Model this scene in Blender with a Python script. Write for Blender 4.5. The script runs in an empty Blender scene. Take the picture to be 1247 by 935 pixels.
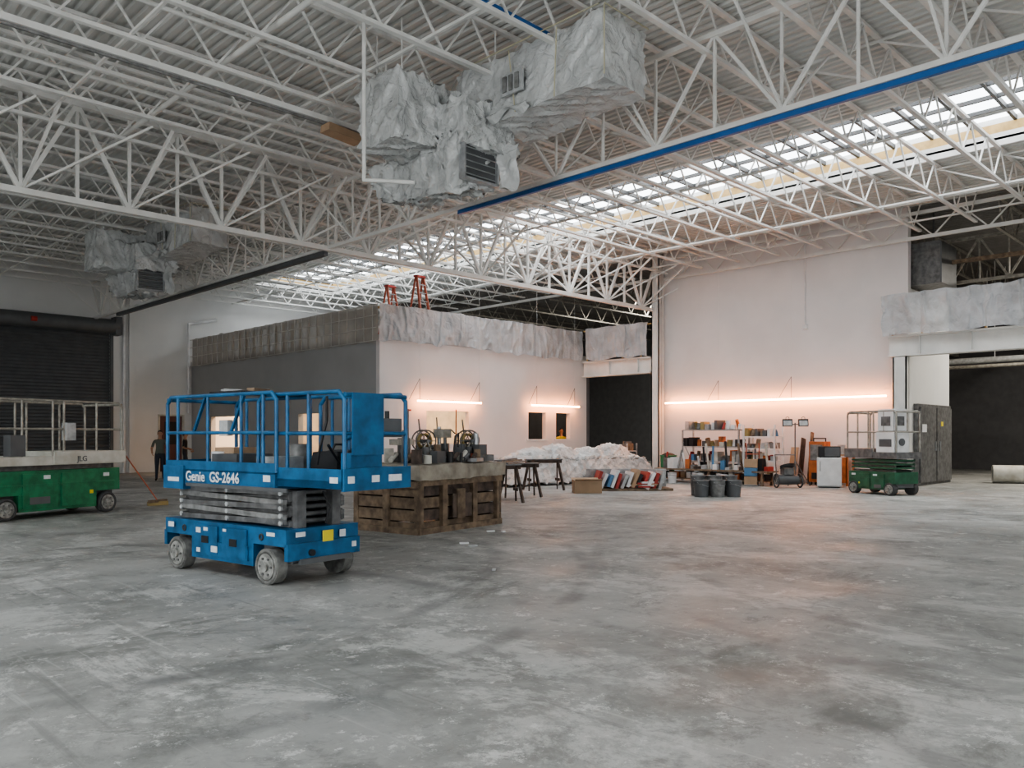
import bpy, math, random
from mathutils import Vector, Matrix, noise
random.seed(7)
R=math.radians
# ---------------------------------------------------------------- materials
def mat(name,col,rough=0.6,metal=0.0,var=0.12,scale=3.0,bump=0.0,bscale=20,emis=None,estr=0,alpha=1.0,col2=None,bdist=0.03,dist=0.0):
    m=bpy.data.materials.new(name); m.use_nodes=True
    nt=m.node_tree; p=nt.nodes['Principled BSDF']
    tc=nt.nodes.new('ShaderNodeTexCoord')
    n=nt.nodes.new('ShaderNodeTexNoise'); n.inputs['Scale'].default_value=scale; n.inputs['Detail'].default_value=5
    nt.links.new(tc.outputs['Object'],n.inputs['Vector'])
    cr=nt.nodes.new('ShaderNodeValToRGB')
    c2=col2 if col2 else [max(0,c*(1-var)) for c in col]
    c1=[min(1,c*(1+var*0.5)) for c in col] if not col2 else col
    cr.color_ramp.elements[0].position=0.35; cr.color_ramp.elements[1].position=0.65
    cr.color_ramp.elements[0].color=(*c2,1); cr.color_ramp.elements[1].color=(*c1,1)
    nt.links.new(n.outputs['Fac'],cr.inputs['Fac']); nt.links.new(cr.outputs['Color'],p.inputs['Base Color'])
    p.inputs['Roughness'].default_value=rough; p.inputs['Metallic'].default_value=metal; p.inputs['Alpha'].default_value=alpha
    if bump>0:
        n2=nt.nodes.new('ShaderNodeTexNoise'); n2.inputs['Scale'].default_value=bscale; n2.inputs['Detail'].default_value=3; n2.inputs['Distortion'].default_value=dist
        nt.links.new(tc.outputs['Object'],n2.inputs['Vector'])
        b=nt.nodes.new('ShaderNodeBump'); b.inputs['Strength'].default_value=bump; b.inputs['Distance'].default_value=bdist
        nt.links.new(n2.outputs['Fac'],b.inputs['Height']); nt.links.new(b.outputs['Normal'],p.inputs['Normal'])
    if emis:
        p.inputs['Emission Color'].default_value=(*emis,1); p.inputs['Emission Strength'].default_value=estr
    return m
M={}
M['wall']=mat('white_wall_paint',(0.72,0.695,0.69),0.75,var=0.06,scale=0.7)
M['farwall']=mat('far_wall_paint',(0.70,0.70,0.69),0.75,var=0.06,scale=0.6)
M['greywall']=mat('grey_wall_paint',(0.40,0.40,0.40),0.7,var=0.06,scale=0.8)
M['dark']=mat('dark_wall',(0.12,0.12,0.125),0.8)  # hall walls coloured dark to stand in for the dim space
M['darkdeck']=mat('darkened_hall_deck',(0.22,0.21,0.20),0.7)  # same deck as the main roof, shade of the hall put into its colour
M['deck']=mat('painted_roof_deck',(0.62,0.62,0.60),0.6,var=0.08,scale=0.8)
M['steel']=mat('white_painted_steel',(0.72,0.715,0.69),0.5,var=0.1,scale=2)
M['steeld']=mat('dark_grey_steel',(0.13,0.135,0.14),0.5,0.3)
M['bluepipe']=mat('blue_busbar',(0.02,0.12,0.36),0.4)
M['wood']=mat('pine_wood',(0.62,0.42,0.18),0.6,col2=(0.48,0.31,0.12),scale=5)
M['plast']=mat('plastic_wrap',(0.55,0.56,0.555),0.27,var=0.2,scale=2.4,bump=1.0,bscale=3.6,bdist=0.07,dist=1.4)
M['plastw']=mat('plastic_wrap_white',(0.62,0.625,0.62),0.36,var=0.2,scale=2.2,bump=0.9,bscale=5,bdist=0.05,dist=1.2)
M['plastg']=mat('plastic_sheet_grey',(0.54,0.545,0.56),0.42,var=0.2,scale=1.8,bump=1.0,bscale=3.5,bdist=0.06,alpha=0.86,dist=1.4)
M['plastb']=mat('plastic_sheet_brown',(0.48,0.45,0.41),0.5,col2=(0.36,0.33,0.30),scale=0.9,bump=0.7,bscale=4,alpha=0.88,dist=1.0)
M['seam']=mat('sheet_seam',(0.55,0.53,0.50),0.6)
M['tape']=mat('yellow_tape',(0.55,0.52,0.38),0.5)
M['glass']=mat('skylight_panel',(0.9,0.95,1.0),0.4,emis=(0.91,0.96,1.0),estr=5.4)
M['mun']=mat('skylight_muntin',(0.07,0.07,0.07),0.5)
M['lamp']=mat('warm_tube',(1,0.8,0.6),0.4,emis=(1.0,0.35,0.115),estr=68)
M['lampc']=mat('hall_fill_tube',(1,0.95,0.85),0.4,emis=(1.0,0.9,0.75),estr=14)  # glow for the strips added to brighten the hall
M['black']=mat('black_plastic',(0.02,0.02,0.022),0.5)
M['rubber']=mat('rubber_tyre',(0.07,0.07,0.07),0.8)
M['wheelg']=mat('grey_tyre',(0.18,0.18,0.17),0.8,var=0.5,scale=9)
M['hub']=mat('wheel_hub',(0.33,0.33,0.31),0.6,0.2,var=0.5,scale=12)
M['blue']=mat('blue_machine_paint',(0.018,0.12,0.26),0.42,var=0.35,scale=5)
M['green']=mat('green_machine_paint',(0.02,0.19,0.09),0.4,var=0.35,scale=5)
M['green2']=mat('dark_green_paint',(0.03,0.12,0.065),0.4,var=0.3,scale=5)
M['grey']=mat('grey_machine_steel',(0.17,0.17,0.17),0.5,0.3,var=0.35,scale=8)
M['mgrey']=mat('mid_grey_steel',(0.25,0.25,0.245),0.5,0.2,var=0.35,scale=8)
M['lgrey']=mat('light_grey',(0.42,0.43,0.43),0.5,var=0.25,scale=8)
M['cream']=mat('dirty_cream_paint',(0.62,0.61,0.56),0.5,col2=(0.46,0.44,0.38),scale=4)
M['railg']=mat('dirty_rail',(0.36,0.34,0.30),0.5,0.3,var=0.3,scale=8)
M['white']=mat('white_enamel',(0.75,0.75,0.75),0.4)
M['wlabel']=mat('white_decal',(0.72,0.73,0.74),0.5,var=0.1,scale=20)
M['yellow']=mat('yellow_decal',(0.75,0.62,0.05),0.5)
M['red']=mat('red_plastic',(0.40,0.05,0.04),0.5)
M['redladder']=mat('orange_fibreglass',(0.45,0.13,0.08),0.5)
M['orange']=mat('orange_paint',(0.52,0.16,0.05),0.55,var=0.3,scale=4)
M['owood']=mat('old_wood',(0.26,0.19,0.13),0.8,col2=(0.12,0.085,0.06),scale=7)
M['dwood']=mat('dark_wood',(0.14,0.10,0.08),0.8,col2=(0.055,0.042,0.036),scale=6)
M['tarp']=mat('dusty_canvas',(0.40,0.36,0.30),0.85,col2=(0.23,0.20,0.165),scale=4,bump=0.6,bscale=8)
M['card']=mat('cardboard',(0.42,0.29,0.19),0.8)
M['rope']=mat('hose_brass',(0.32,0.24,0.10),0.5)
M['bluegrey']=mat('blue_plastic_bits',(0.08,0.2,0.35),0.5)
M['metal']=mat('galvanised',(0.45,0.46,0.47),0.35,0.6,var=0.2,scale=10)
M['shutter']=mat('shutter_steel',(0.14,0.145,0.15),0.5,0.2,var=0.1)
M['maroon']=mat('maroon_door',(0.16,0.07,0.06),0.6)
M['warmroom']=mat('warm_room_wall',(0.78,0.66,0.52),0.8)
M['skin']=mat('skin',(0.42,0.24,0.16),0.5,var=0.05)
M['hair']=mat('hair',(0.02,0.015,0.012),0.7)
M['shirt']=mat('olive_tshirt',(0.12,0.13,0.11),0.85)
M['shirt2']=mat('dark_tshirt',(0.03,0.03,0.035),0.85)
M['vest']=mat('hi_vis_vest',(0.75,0.62,0.03),0.6)
M['jeans']=mat('dark_jeans',(0.035,0.04,0.055),0.85)
M['shoe']=mat('boots',(0.03,0.022,0.018),0.7)
M['eye']=mat('eye_dark',(0.02,0.02,0.02),0.3)
M['lip']=mat('lips',(0.30,0.12,0.09),0.5)

def floor_mat():
    m=bpy.data.materials.new('stained_concrete'); m.use_nodes=True
    nt=m.node_tree; L=nt.links.new; N=nt.nodes.new; p=nt.nodes['Principled BSDF']
    g=N('ShaderNodeNewGeometry')
    def noi(scale,det=6,rough=0.6,dist=0.0,sc=(1,1,1),rot=0,off=0):
        mp=N('ShaderNodeMapping'); mp.inputs['Scale'].default_value=sc; mp.inputs['Rotation'].default_value=(0,0,rot); mp.inputs['Location'].default_value=(off,off*0.7,0); L(g.outputs['Position'],mp.inputs['Vector'])
        n=N('ShaderNodeTexNoise'); n.inputs['Scale'].default_value=scale; n.inputs['Detail'].default_value=det
        n.inputs['Roughness'].default_value=rough; n.inputs['Distortion'].default_value=dist
        L(mp.outputs['Vector'],n.inputs['Vector']); return n.outputs['Fac']
    def ramp(f,a,b,ca=(0,0,0),cb=(1,1,1)):
        r=N('ShaderNodeValToRGB'); r.color_ramp.elements[0].position=a; r.color_ramp.elements[1].position=b
        r.color_ramp.elements[0].color=(*ca,1); r.color_ramp.elements[1].color=(*cb,1); L(f,r.inputs['Fac']); return r.outputs['Color']
    def mix(f,a,b,mode='MIX'):
        x=N('ShaderNodeMix'); x.data_type='RGBA'; x.blend_type=mode
        if isinstance(f,float): x.inputs[0].default_value=f
        else: L(f,x.inputs[0])
        for i,v in ((6,a),(7,b)):
            if isinstance(v,tuple): x.inputs[i].default_value=(*v,1)
            else: L(v,x.inputs[i])
        return x.outputs[2]
    def mul(a,b):
        x=N('ShaderNodeMath'); x.operation='MULTIPLY'
        for i,v in ((0,a),(1,b)):
            if isinstance(v,float): x.inputs[i].default_value=v
            else: L(v,x.inputs[i])
        return x.outputs[0]
    c=ramp(noi(0.33,8,0.7,0.5),0.36,0.64,(0.17,0.173,0.163),(0.39,0.39,0.375))
    c=mix(mul(ramp(noi(1.3,8,0.75,0.6,off=9),0.42,0.58),0.55),c,(0.37,0.37,0.355))
    w=mul(ramp(noi(0.7,10,0.80,0.4,(1.0,0.7,1),0.5),0.52,0.57),0.5)
    c=mix(w,c,(0.57,0.57,0.55))
    d=mul(ramp(noi(0.5,10,0.78,0.5,(0.7,1.1,1),0.9,3),0.54,0.61),0.62)
    c=mix(d,c,(0.12,0.123,0.113))
    d1=mul(ramp(noi(1.7,10,0.82,0.3,off=5),0.55,0.61),0.5)
    c=mix(d1,c,(0.15,0.152,0.143))
    w2=mul(ramp(noi(2.4,10,0.85,0.1,off=2),0.57,0.60),0.65)
    c=mix(w2,c,(0.64,0.64,0.62))
    w3=mul(ramp(noi(8,8,0.8,off=4),0.61,0.645),0.7)
    c=mix(w3,c,(0.68,0.68,0.67))
    d2=mul(ramp(noi(7,6,0.75),0.58,0.66),0.42)
    c=mix(d2,c,(0.13,0.13,0.125))
    s1=mul(ramp(noi(1.0,6,0.6,0.2,(9,0.35,1),0.75),0.62,0.68),0.25); c=mix(s1,c,(0.62,0.62,0.60))
    s2=mul(ramp(noi(1.0,6,0.6,0.2,(8,0.3,1),-0.5),0.61,0.68),0.35); c=mix(s2,c,(0.12,0.12,0.115))
    for (cx,cy,r,wd,st) in ((2.0,12.5,7.2,0.09,0.55),(2.0,12.5,8.35,0.09,0.5),(13,1,6.4,0.08,0.45),(13,1,7.4,0.08,0.4),(-4,6,9.5,0.10,0.5),(-1,-2,8.0,0.09,0.4),(12,16,8.5,0.08,0.4)):
        v=N('ShaderNodeVectorMath'); v.operation='DISTANCE'; L(g.outputs['Position'],v.inputs[0]); v.inputs[1].default_value=(cx,cy,0)
        s=N('ShaderNodeMath'); s.operation='SUBTRACT'; L(v.outputs['Value'],s.inputs[0]); s.inputs[1].default_value=r
        a=N('ShaderNodeMath'); a.operation='ABSOLUTE'; L(s.outputs[0],a.inputs[0])
        f=ramp(a.outputs[0],wd*0.6,wd*1.6,(1,1,1),(0,0,0))
        f=mul(mul(f,ramp(noi(1.2,4),0.42,0.6)),st)
        c=mix(f,c,(0.11,0.11,0.11))
    L(c,p.inputs['Base Color'])
    rr=N('ShaderNodeMapRange'); L(noi(0.9,6,0.6),rr.inputs['Value']); rr.inputs['From Min'].default_value=0.3; rr.inputs['From Max'].default_value=0.7
    rr.inputs['To Min'].default_value=0.34; rr.inputs['To Max'].default_value=0.68; L(rr.outputs[0],p.inputs['Roughness'])
    p.inputs['Specular IOR Level'].default_value=0.38
    b=N('ShaderNodeBump'); b.inputs['Strength'].default_value=0.25; b.inputs['Distance'].default_value=0.01
    L(noi(5,6,0.7),b.inputs['Height']); L(b.outputs['Normal'],p.inputs['Normal'])
    return m
M['floor']=floor_mat()

# ---------------------------------------------------------------- mesh builder
class B:
    def __init__(s): s.v=[];s.f=[];s.m=[];s.sm=[];s.mats=[]
    def mi(s,k):
        if k not in s.mats: s.mats.append(k)
        return s.mats.index(k)
    def add(s,vs,fs,k,smooth=False):
        o=len(s.v); s.v+= [tuple(v) for v in vs]; i=s.mi(k)
        for f in fs: s.f.append(tuple(o+a for a in f)); s.m.append(i); s.sm.append(smooth)
    def box(s,c,d,k,rz=0,rx=0,ry=0):
        x,y,z=d[0]/2,d[1]/2,d[2]/2
        Mx=Matrix.Translation(c)@Matrix.Rotation(rz,4,'Z')@Matrix.Rotation(ry,4,'Y')@Matrix.Rotation(rx,4,'X')
        vs=[Mx@Vector((a*x,b*y,e*z)) for a in(-1,1) for b in(-1,1) for e in(-1,1)]
        s.add(vs,[(0,1,3,2),(4,6,7,5),(0,4,5,1),(2,3,7,6),(0,2,6,4),(1,5,7,3)],k)
    def bx(s,x0,x1,y0,y1,z0,z1,k): s.box(((x0+x1)/2,(y0+y1)/2,(z0+z1)/2),(abs(x1-x0),abs(y1-y0),abs(z1-z0)),k)
    def frame(s,p,q):
        d=(Vector(q)-Vector(p)).normalized()
        u=Vector((0,0,1)) if abs(d.z)<0.98 else Vector((0,1,0))
        a=d.cross(u).normalized(); b=a.cross(d).normalized(); return a,b
    def bar(s,p,q,w,h,k):
        p=Vector(p);q=Vector(q);a,b=s.frame(p,q)
        vs=[c+a*i*w/2+b*j*h/2 for c in(p,q) for i,j in((-1,-1),(1,-1),(1,1),(-1,1))]
        s.add(vs,[(0,1,2,3),(4,7,6,5),(0,4,5,1),(1,5,6,2),(2,6,7,3),(3,7,4,0)],k)
    def cyl(s,p,q,r,k,n=14,r2=None,caps=True):
        p=Vector(p);q=Vector(q);a,b=s.frame(p,q); r2=r if r2 is None else r2
        vs=[];
        for c,rr in((p,r),(q,r2)):
            for i in range(n):
                t=2*math.pi*i/n; vs.append(c+a*math.cos(t)*rr+b*math.sin(t)*rr)
        s.add(vs,[(i,(i+1)%n,n+(i+1)%n,n+i) for i in range(n)],k,True)
        if caps: s.add(vs,[tuple(range(n))[::-1],tuple(range(n,2*n))],k)
    def path(s,pts,r,k,n=8):
        for a,b in zip(pts[:-1],pts[1:]): s.cyl(a,b,r,k,n)
        for a in pts[1:-1]: s.ball(a,(r,r,r),k,n,5)
    def ball(s,c,rad,k,n=12,m=8,fn=None):
        vs=[];c=Vector(c)
        for j in range(m+1):
            ph=math.pi*j/m
            for i in range(n):
                t=2*math.pi*i/n; v=Vector((math.sin(ph)*math.cos(t)*rad[0],math.sin(ph)*math.sin(t)*rad[1],math.cos(ph)*rad[2]))
                if fn: v=fn(v)
                vs.append(c+v)
        s.add(vs,[(j*n+i,(j+1)*n+i,(j+1)*n+(i+1)%n,j*n+(i+1)%n) for j in range(m) for i in range(n)],k,True)
    def torus(s,c,ax,Rr,r,k,n=24,m=8):
        c=Vector(c);ax=Vector(ax).normalized(); a,b=s.frame(c,c+ax); vs=[]
        for i in range(n):
            t=2*math.pi*i/n; d=a*math.cos(t)+b*math.sin(t)
            for j in range(m):
                u=2*math.pi*j/m; vs.append(c+d*(Rr+r*math.cos(u))+ax*r*math.sin(u))
        s.add(vs,[(i*m+j,((i+1)%n)*m+j,((i+1)%n)*m+(j+1)%m,i*m+(j+1)%m) for i in range(n) for j in range(m)],k,True)
    def grid(s,fn,nu,nv,k,smooth=True):
        vs=[fn(i/nu,j/nv) for i in range(nu+1) for j in range(nv+1)]; w=nv+1
        s.add(vs,[(i*w+j,(i+1)*w+j,(i+1)*w+j+1,i*w+j+1) for i in range(nu) for j in range(nv)],k,smooth)
    def wrapped(s,x0,x1,y0,y1,z0,z1,k,amp=0.05,step=0.09,flare=0,seed=0,fr=1.5,mod=None,ridge=0.0,rf=1.0):
        dx,dy,dz=x1-x0,y1-y0,z1-z0; nx,ny,nz=[max(2,int(d/step)) for d in(dx,dy,dz)]
        C=Vector(((x0+x1)/2,(y0+y1)/2,(z0+z1)/2))
        def D(x,y,z):
            v=Vector((x,y,z)); q=v*fr+Vector((seed,seed*2,0))
            o=noise.noise_vector(q)*amp+noise.noise_vector(q*2.7)*amp*0.22
            if ridge:
                out=Vector(((x-C.x)/dx,(y-C.y)/dy,(z-C.z)/dz)).normalized()
                A=q*rf; p1=Vector((A.x*1.2+A.y*1.2+A.z*0.9,A.z*0.35-A.x*0.2,A.y*0.3)); p2=Vector((A.x-A.y-A.z*1.6,A.x*0.25+9,A.z*0.3))
                a=(1-min(1,abs(noise.noise(p1*1.3))*5))**1.5; c=(1-min(1,abs(noise.noise(p2*1.1))*5))**1.5
                e=(1-min(1,abs(noise.noise(p1*2.6+Vector((5,0,0))))*5))**1.5
                o+=out*(a*ridge+c*ridge*0.8+e*ridge*0.5-ridge*0.5)
            f=1+flare*(z1-z)/max(dz,1e-6)
            if mod: v=mod(v)
            return Vector(((v.x-C.x)*f+C.x,(v.y-C.y)*f+C.y,v.z))+o
        s.grid(lambda u,v:D(x0+u*dx,y0,z0+v*dz),nx,nz,k); s.grid(lambda u,v:D(x0+u*dx,y1,z0+v*dz),nx,nz,k)
        s.grid(lambda u,v:D(x0,y0+u*dy,z0+v*dz),ny,nz,k); s.grid(lambda u,v:D(x1,y0+u*dy,z0+v*dz),ny,nz,k)
        s.grid(lambda u,v:D(x0+u*dx,y0+v*dy,z1),nx,ny,k); s.grid(lambda u,v:D(x0+u*dx,y0+v*dy,z0),nx,ny,k)
    def truss(s,p0,p1,zb,zt,n,cw,ch,ww,k,vert=False,kb=None):
        p0=Vector((p0[0],p0[1],0));p1=Vector((p1[0],p1[1],0)); Z=Vector((0,0,1))
        s.bar(p0+Z*zt,p1+Z*zt,cw,ch,k); s.bar(p0+Z*zb,p1+Z*zb,cw,ch,kb or k)
        for i in range(n):
            a=p0.lerp(p1,i/n);m=p0.lerp(p1,(i+0.5)/n);b=p0.lerp(p1,(i+1)/n)
            s.bar(a+Z*zt,m+Z*zb,ww,ww,k); s.bar(m+Z*zb,b+Z*zt,ww,ww,k)
            if vert: s.bar(m+Z*zb,m+Z*zt,ww*0.8,ww*0.8,k); s.bar(a+Z*zb,a+Z*zt,ww*0.8,ww*0.8,k)
    def text(s,txt,mx,size,k):
        cu=bpy.data.curves.new('t','FONT'); cu.body=txt; cu.size=size; cu.extrude=0.002; cu.resolution_u=3; cu.offset=0.003
        o=bpy.data.objects.new('t',cu); bpy.context.scene.collection.objects.link(o)
        dg=bpy.context.evaluated_depsgraph_get(); me=bpy.data.meshes.new_from_object(o.evaluated_get(dg))
        s.add([mx@v.co for v in me.vertices],[tuple(p.vertices) for p in me.polygons],k)
        bpy.data.objects.remove(o); bpy.data.meshes.remove(me)
    def build(s,name,loc=(0,0,0),rz=0,bevel=0):
        me=bpy.data.meshes.new(name); me.from_pydata(s.v,[],s.f)
        for k in s.mats: me.materials.append(M[k])
        me.polygons.foreach_set('material_index',s.m); me.polygons.foreach_set('use_smooth',s.sm); me.update()
        o=bpy.data.objects.new(name,me); o.location=loc; o.rotation_euler=(0,0,rz)
        bpy.context.scene.collection.objects.link(o)
        if bevel:
            b=o.modifiers.new('bevel','BEVEL'); b.width=bevel; b.segments=2; b.limit_method='ANGLE'; b.angle_limit=R(50)
        return o
def wall(name,axis,c,a0,a1,z0,z1,ops,k,th=0.2):
    b=B(); As=sorted({a0,a1,*[o[0] for o in ops],*[o[1] for o in ops]}); Zs=sorted({z0,z1,*[o[2] for o in ops],*[o[3] for o in ops]})
    for i in range(len(As)-1):
        for j in range(len(Zs)-1):
            ca=(As[i]+As[i+1])/2; cz=(Zs[j]+Zs[j+1])/2
            if any(o[0]<ca<o[1] and o[2]<cz<o[3] for o in ops): continue
            if axis=='x': b.bx(c,c+th,As[i],As[i+1],Zs[j],Zs[j+1],k)
            else: b.bx(As[i],As[i+1],c,c+th,Zs[j],Zs[j+1],k)
    return b.build(name)

# ---------------------------------------------------------------- shell
XR=26.0; YF=36.0; XO=15.5; YO=21.6; ZD=8.6
XW=-9.0; YS=-9.0
b=B(); b.bx(XW-0.3,42.3,YS-0.3,YF+0.3,-0.3,0,'floor'); b.build('floor')
wall('wall_north','y',YF,XW,42,0,9,[(6.2,12.0,0,6.2),(14.05,15.1,0,2.45)],'farwall')
wall('wall_west','x',XW-0.2,YS,YF,0,9,[],'farwall')
wall('wall_south','y',YS-0.2,XW,42,0,9,[],'farwall')
wall('wall_east','x',XR,YS,YF+0.0,0,9,[(17.75,YF,0,9),(2.2,8.85,0,9)],'wall',0.25)
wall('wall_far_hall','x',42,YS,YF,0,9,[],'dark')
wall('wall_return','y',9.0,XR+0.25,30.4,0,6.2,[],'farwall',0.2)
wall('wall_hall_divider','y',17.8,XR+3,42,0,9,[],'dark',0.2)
wall('wall_office_front','y',YO,XO,XR,0,4.75,[(17.45,19.4,1.3,2.45),(22.5,23.5,1.45,2.5),(24.1,24.95,1.45,2.5)],'wall',0.2)
wall('wall_office_side','x',XO,YO+0.2,YF,0,4.75,[(25.1,26.7,0,2.4),(31.4,34.0,0.0,2.4)],'greywall',0.2)
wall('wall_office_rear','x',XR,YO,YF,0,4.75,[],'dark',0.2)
wall('wall_office_partition','x',21.2,YO+0.2,YF,0,4.7,[],'warmroom',0.15)
wall('wall_office_room','y',29.0,XO+0.2,21.2,0,4.7,[],'warmroom',0.15)
b=B(); b.bx(XO,XR+0.2,YO,YF,4.75,4.9,'greywall'); b.build('trim_office_roof')
b=B(); b.bx(XO+1.9,XO+3.95,YO-0.02,YO+0.0,1.24,1.3,'farwall'); b.bx(22.4,23.6,YO-0.03,YO,1.39,1.45,'white'); b.bx(24.0,25.05,YO-0.03,YO,1.39,1.45,'white'); b.build('trim_window_sill')

def deck(name,x0,x1,y0,y1,z,k,pitch=0.2):
    b=B(); x=x0; pts=[]
    while x<x1-1e-6:
        for dx,dz in((0,0),(0.09,0),(0.115,0.045),(0.175,0.045)):
            if x+dx<x1: pts.append((x+dx,z+dz))
        x+=pitch
    pts.append((x1,z)); vs=[(p[0],y,p[1]) for p in pts for y in(y0,y1)]
    b.add(vs,[(2*i,2*i+1,2*i+3,2*i+2) for i in range(len(pts)-1)],k)
    b.bx(x0,x1,y0,y1,z+0.09,z+0.15,k)
    return b.build(name)
SX0,SX1,SY0,SY1=17.8,21.9,-6.0,34.5
deck('ceiling',-0.5,SX0,YS,YF,ZD,'deck')
deck('ceiling.001',SX1,XR+0.1,YS,YF,ZD,'deck')
deck('ceiling.002',SX0,SX1,SY1,YF,ZD,'deck')
deck('ceiling.003',SX0,SX1,YS,SY0,ZD,'deck')
deck('ceiling.004',XW,-4.0,YS,YF,ZD,'deck')
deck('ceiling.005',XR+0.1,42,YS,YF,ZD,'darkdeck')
def skylight(name,x0,x1,y0,y1):
    b=B(); zc=9.15
    for (a,c,d,e) in((x0-0.08,x0,y0,y1),(x1,x1+0.08,y0,y1),(x0,x1,y0-0.08,y0),(x0,x1,y1,y1+0.08)):
        b.bx(a,c,d,e,8.55,8.86,'steel'); b.bx(a,c,d,e,8.86,9.08,'wood'); b.bx(a,c,d,e,9.08,9.3,'steel')
    b.add([(x0,y0,zc+0.06),(x1,y0,zc+0.06),(x1,y1,zc+0.06),(x0,y1,zc+0.06)],[(0,3,2,1)],'glass')
    y=y0
    while y<=y1: b.bx(x0,x1,y-0.035,y+0.035,zc-0.08,zc+0.03,'mun'); y+=0.92
    for i in range(1,5):
        x=x0+(x1-x0)*i/5; b.bx(x-0.035,x+0.035,y0,y1,zc-0.05,zc+0.04,'mun')
    return b.build(name)
skylight('window_skylight_1',SX0,SX1,SY0,SY1)
skylight('unseen_fill_skylight',-4.0,-0.5,YS+0.2,YF-0.5)  # added glowing strip out of view, fills the hall from above

# ---------------------------------------------------------------- roof steel
b=B(); y=YS+0.9; JY=[]
while y<YF:
    if abs(y-18)>0.5:
        b.truss((XW,y),(XR-0.3,y),7.72,8.52,29,0.09,0.06,0.032,'steel'); JY.append(y)
    y+=1.5
b.build('roof_joists')
b=B()
for x in (1.5,4.6,7.9,14.4,17.4,22.4,24.6):
    b.bar((x,YS,7.76),(x,YF,7.76),0.045,0.045,'steel'); b.bar((x,YS,8.45),(x,YF,8.45),0.04,0.04,'steel')
for x in (4.6,14.4,22.4):
    for a,c in zip(JY[:-1],JY[1:]):
        b.bar((x,a,7.76),(x,c,8.45),0.035,0.035,'steel')
b.build('roof_bridging')
b=B()
b.truss((XW,18.0),(XR-0.1,18.0),6.4,8.4,17,0.15,0.12,0.08,'steel',vert=True)
b.box((25.9,18.0,6.4),(0.2,0.3,0.25),'steel')
for i in range(17):
    x=XW+(i+0.5)*35/17
    if x>-1:
        for d in(-1,1): b.bar((x,18,6.45),(x+0.2,18+d*1.7,7.75),0.05,0.05,'steel')
        b.bar((x,18,6.45),(x+1.9,16.4,7.75),0.04,0.04,'steel')
b.build('main_roof_truss')
b=B()
b.truss((11.3,YS),(11.3,YF),6.42,7.95,20,0.10,0.08,0.05,'steel',vert=True)
for i in range(20):
    y=YS+(i+0.5)*45/20
    for d in(-1,1): b.bar((11.3,y,6.45),(11.3+d*1.6,y,7.75),0.035,0.035,'steel')
b.build('cross_roof_truss')
b=B(); b.truss((XR-0.2,-8.8),(XR-0.2,17.6),7.55,8.3,18,0.1,0.1,0.04,'steel'); b.bar((XR-0.2,18.2,7.6),(XR-0.2,YF,7.6),0.1,0.1,'steel'); b.build('wall_ledger_truss')
b=B(); b.bar((11.3,1,6.33),(11.3,12.9,6.33),0.07,0.08,'bluepipe'); b.build('blue_busbar')
b=B(); b.bar((11.3,18.1,6.3),(11.3,33,6.3),0.12,0.12,'steeld'); b.build('crane_track_rail')
b=B(); b.bar((-4,13.1,7.5),(9.1,13.1,7.5),0.12,0.10,'steel'); b.bar((-4,13.1,7.42),(9.1,13.1,7.42),0.04,0.04,'mgrey'); b.build('ceiling_light_track')
b=B(); b.bar((8.0,8.7,7.98),(9.6,8.7,7.98),0.14,0.06,'bluepipe'); b.build('blue_busbar.001')
b=B(); b.box((8.5,13.05,7.3),(0.75,0.3,0.14),'card',ry=0.08); b.bar((8.3,13.05,7.3),(8.3,13.05,7.45),0.02,0.02,'card'); b.build('cardboard_wrap')
b=B()
for y,z in((4.1,8.1),(12.4,8.1),(15.7,8.1),(24.6,8.1)):
    b.cyl((-4,y,z),(XR-0.4,y,z),0.04,'steel',8)
for x in(6.3,15.2,23.5): b.cyl((x,YS+0.2,8.02),(x,YF-0.2,8.02),0.05,'steel',8)
b.build('sprinkler_pipes')
b=B(); b.path([(7.55,10.95,8.5),(7.55,10.95,5.75),(8.15,10.4,5.72)],0.035,'steel'); b.build('conduit_drop')

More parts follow.
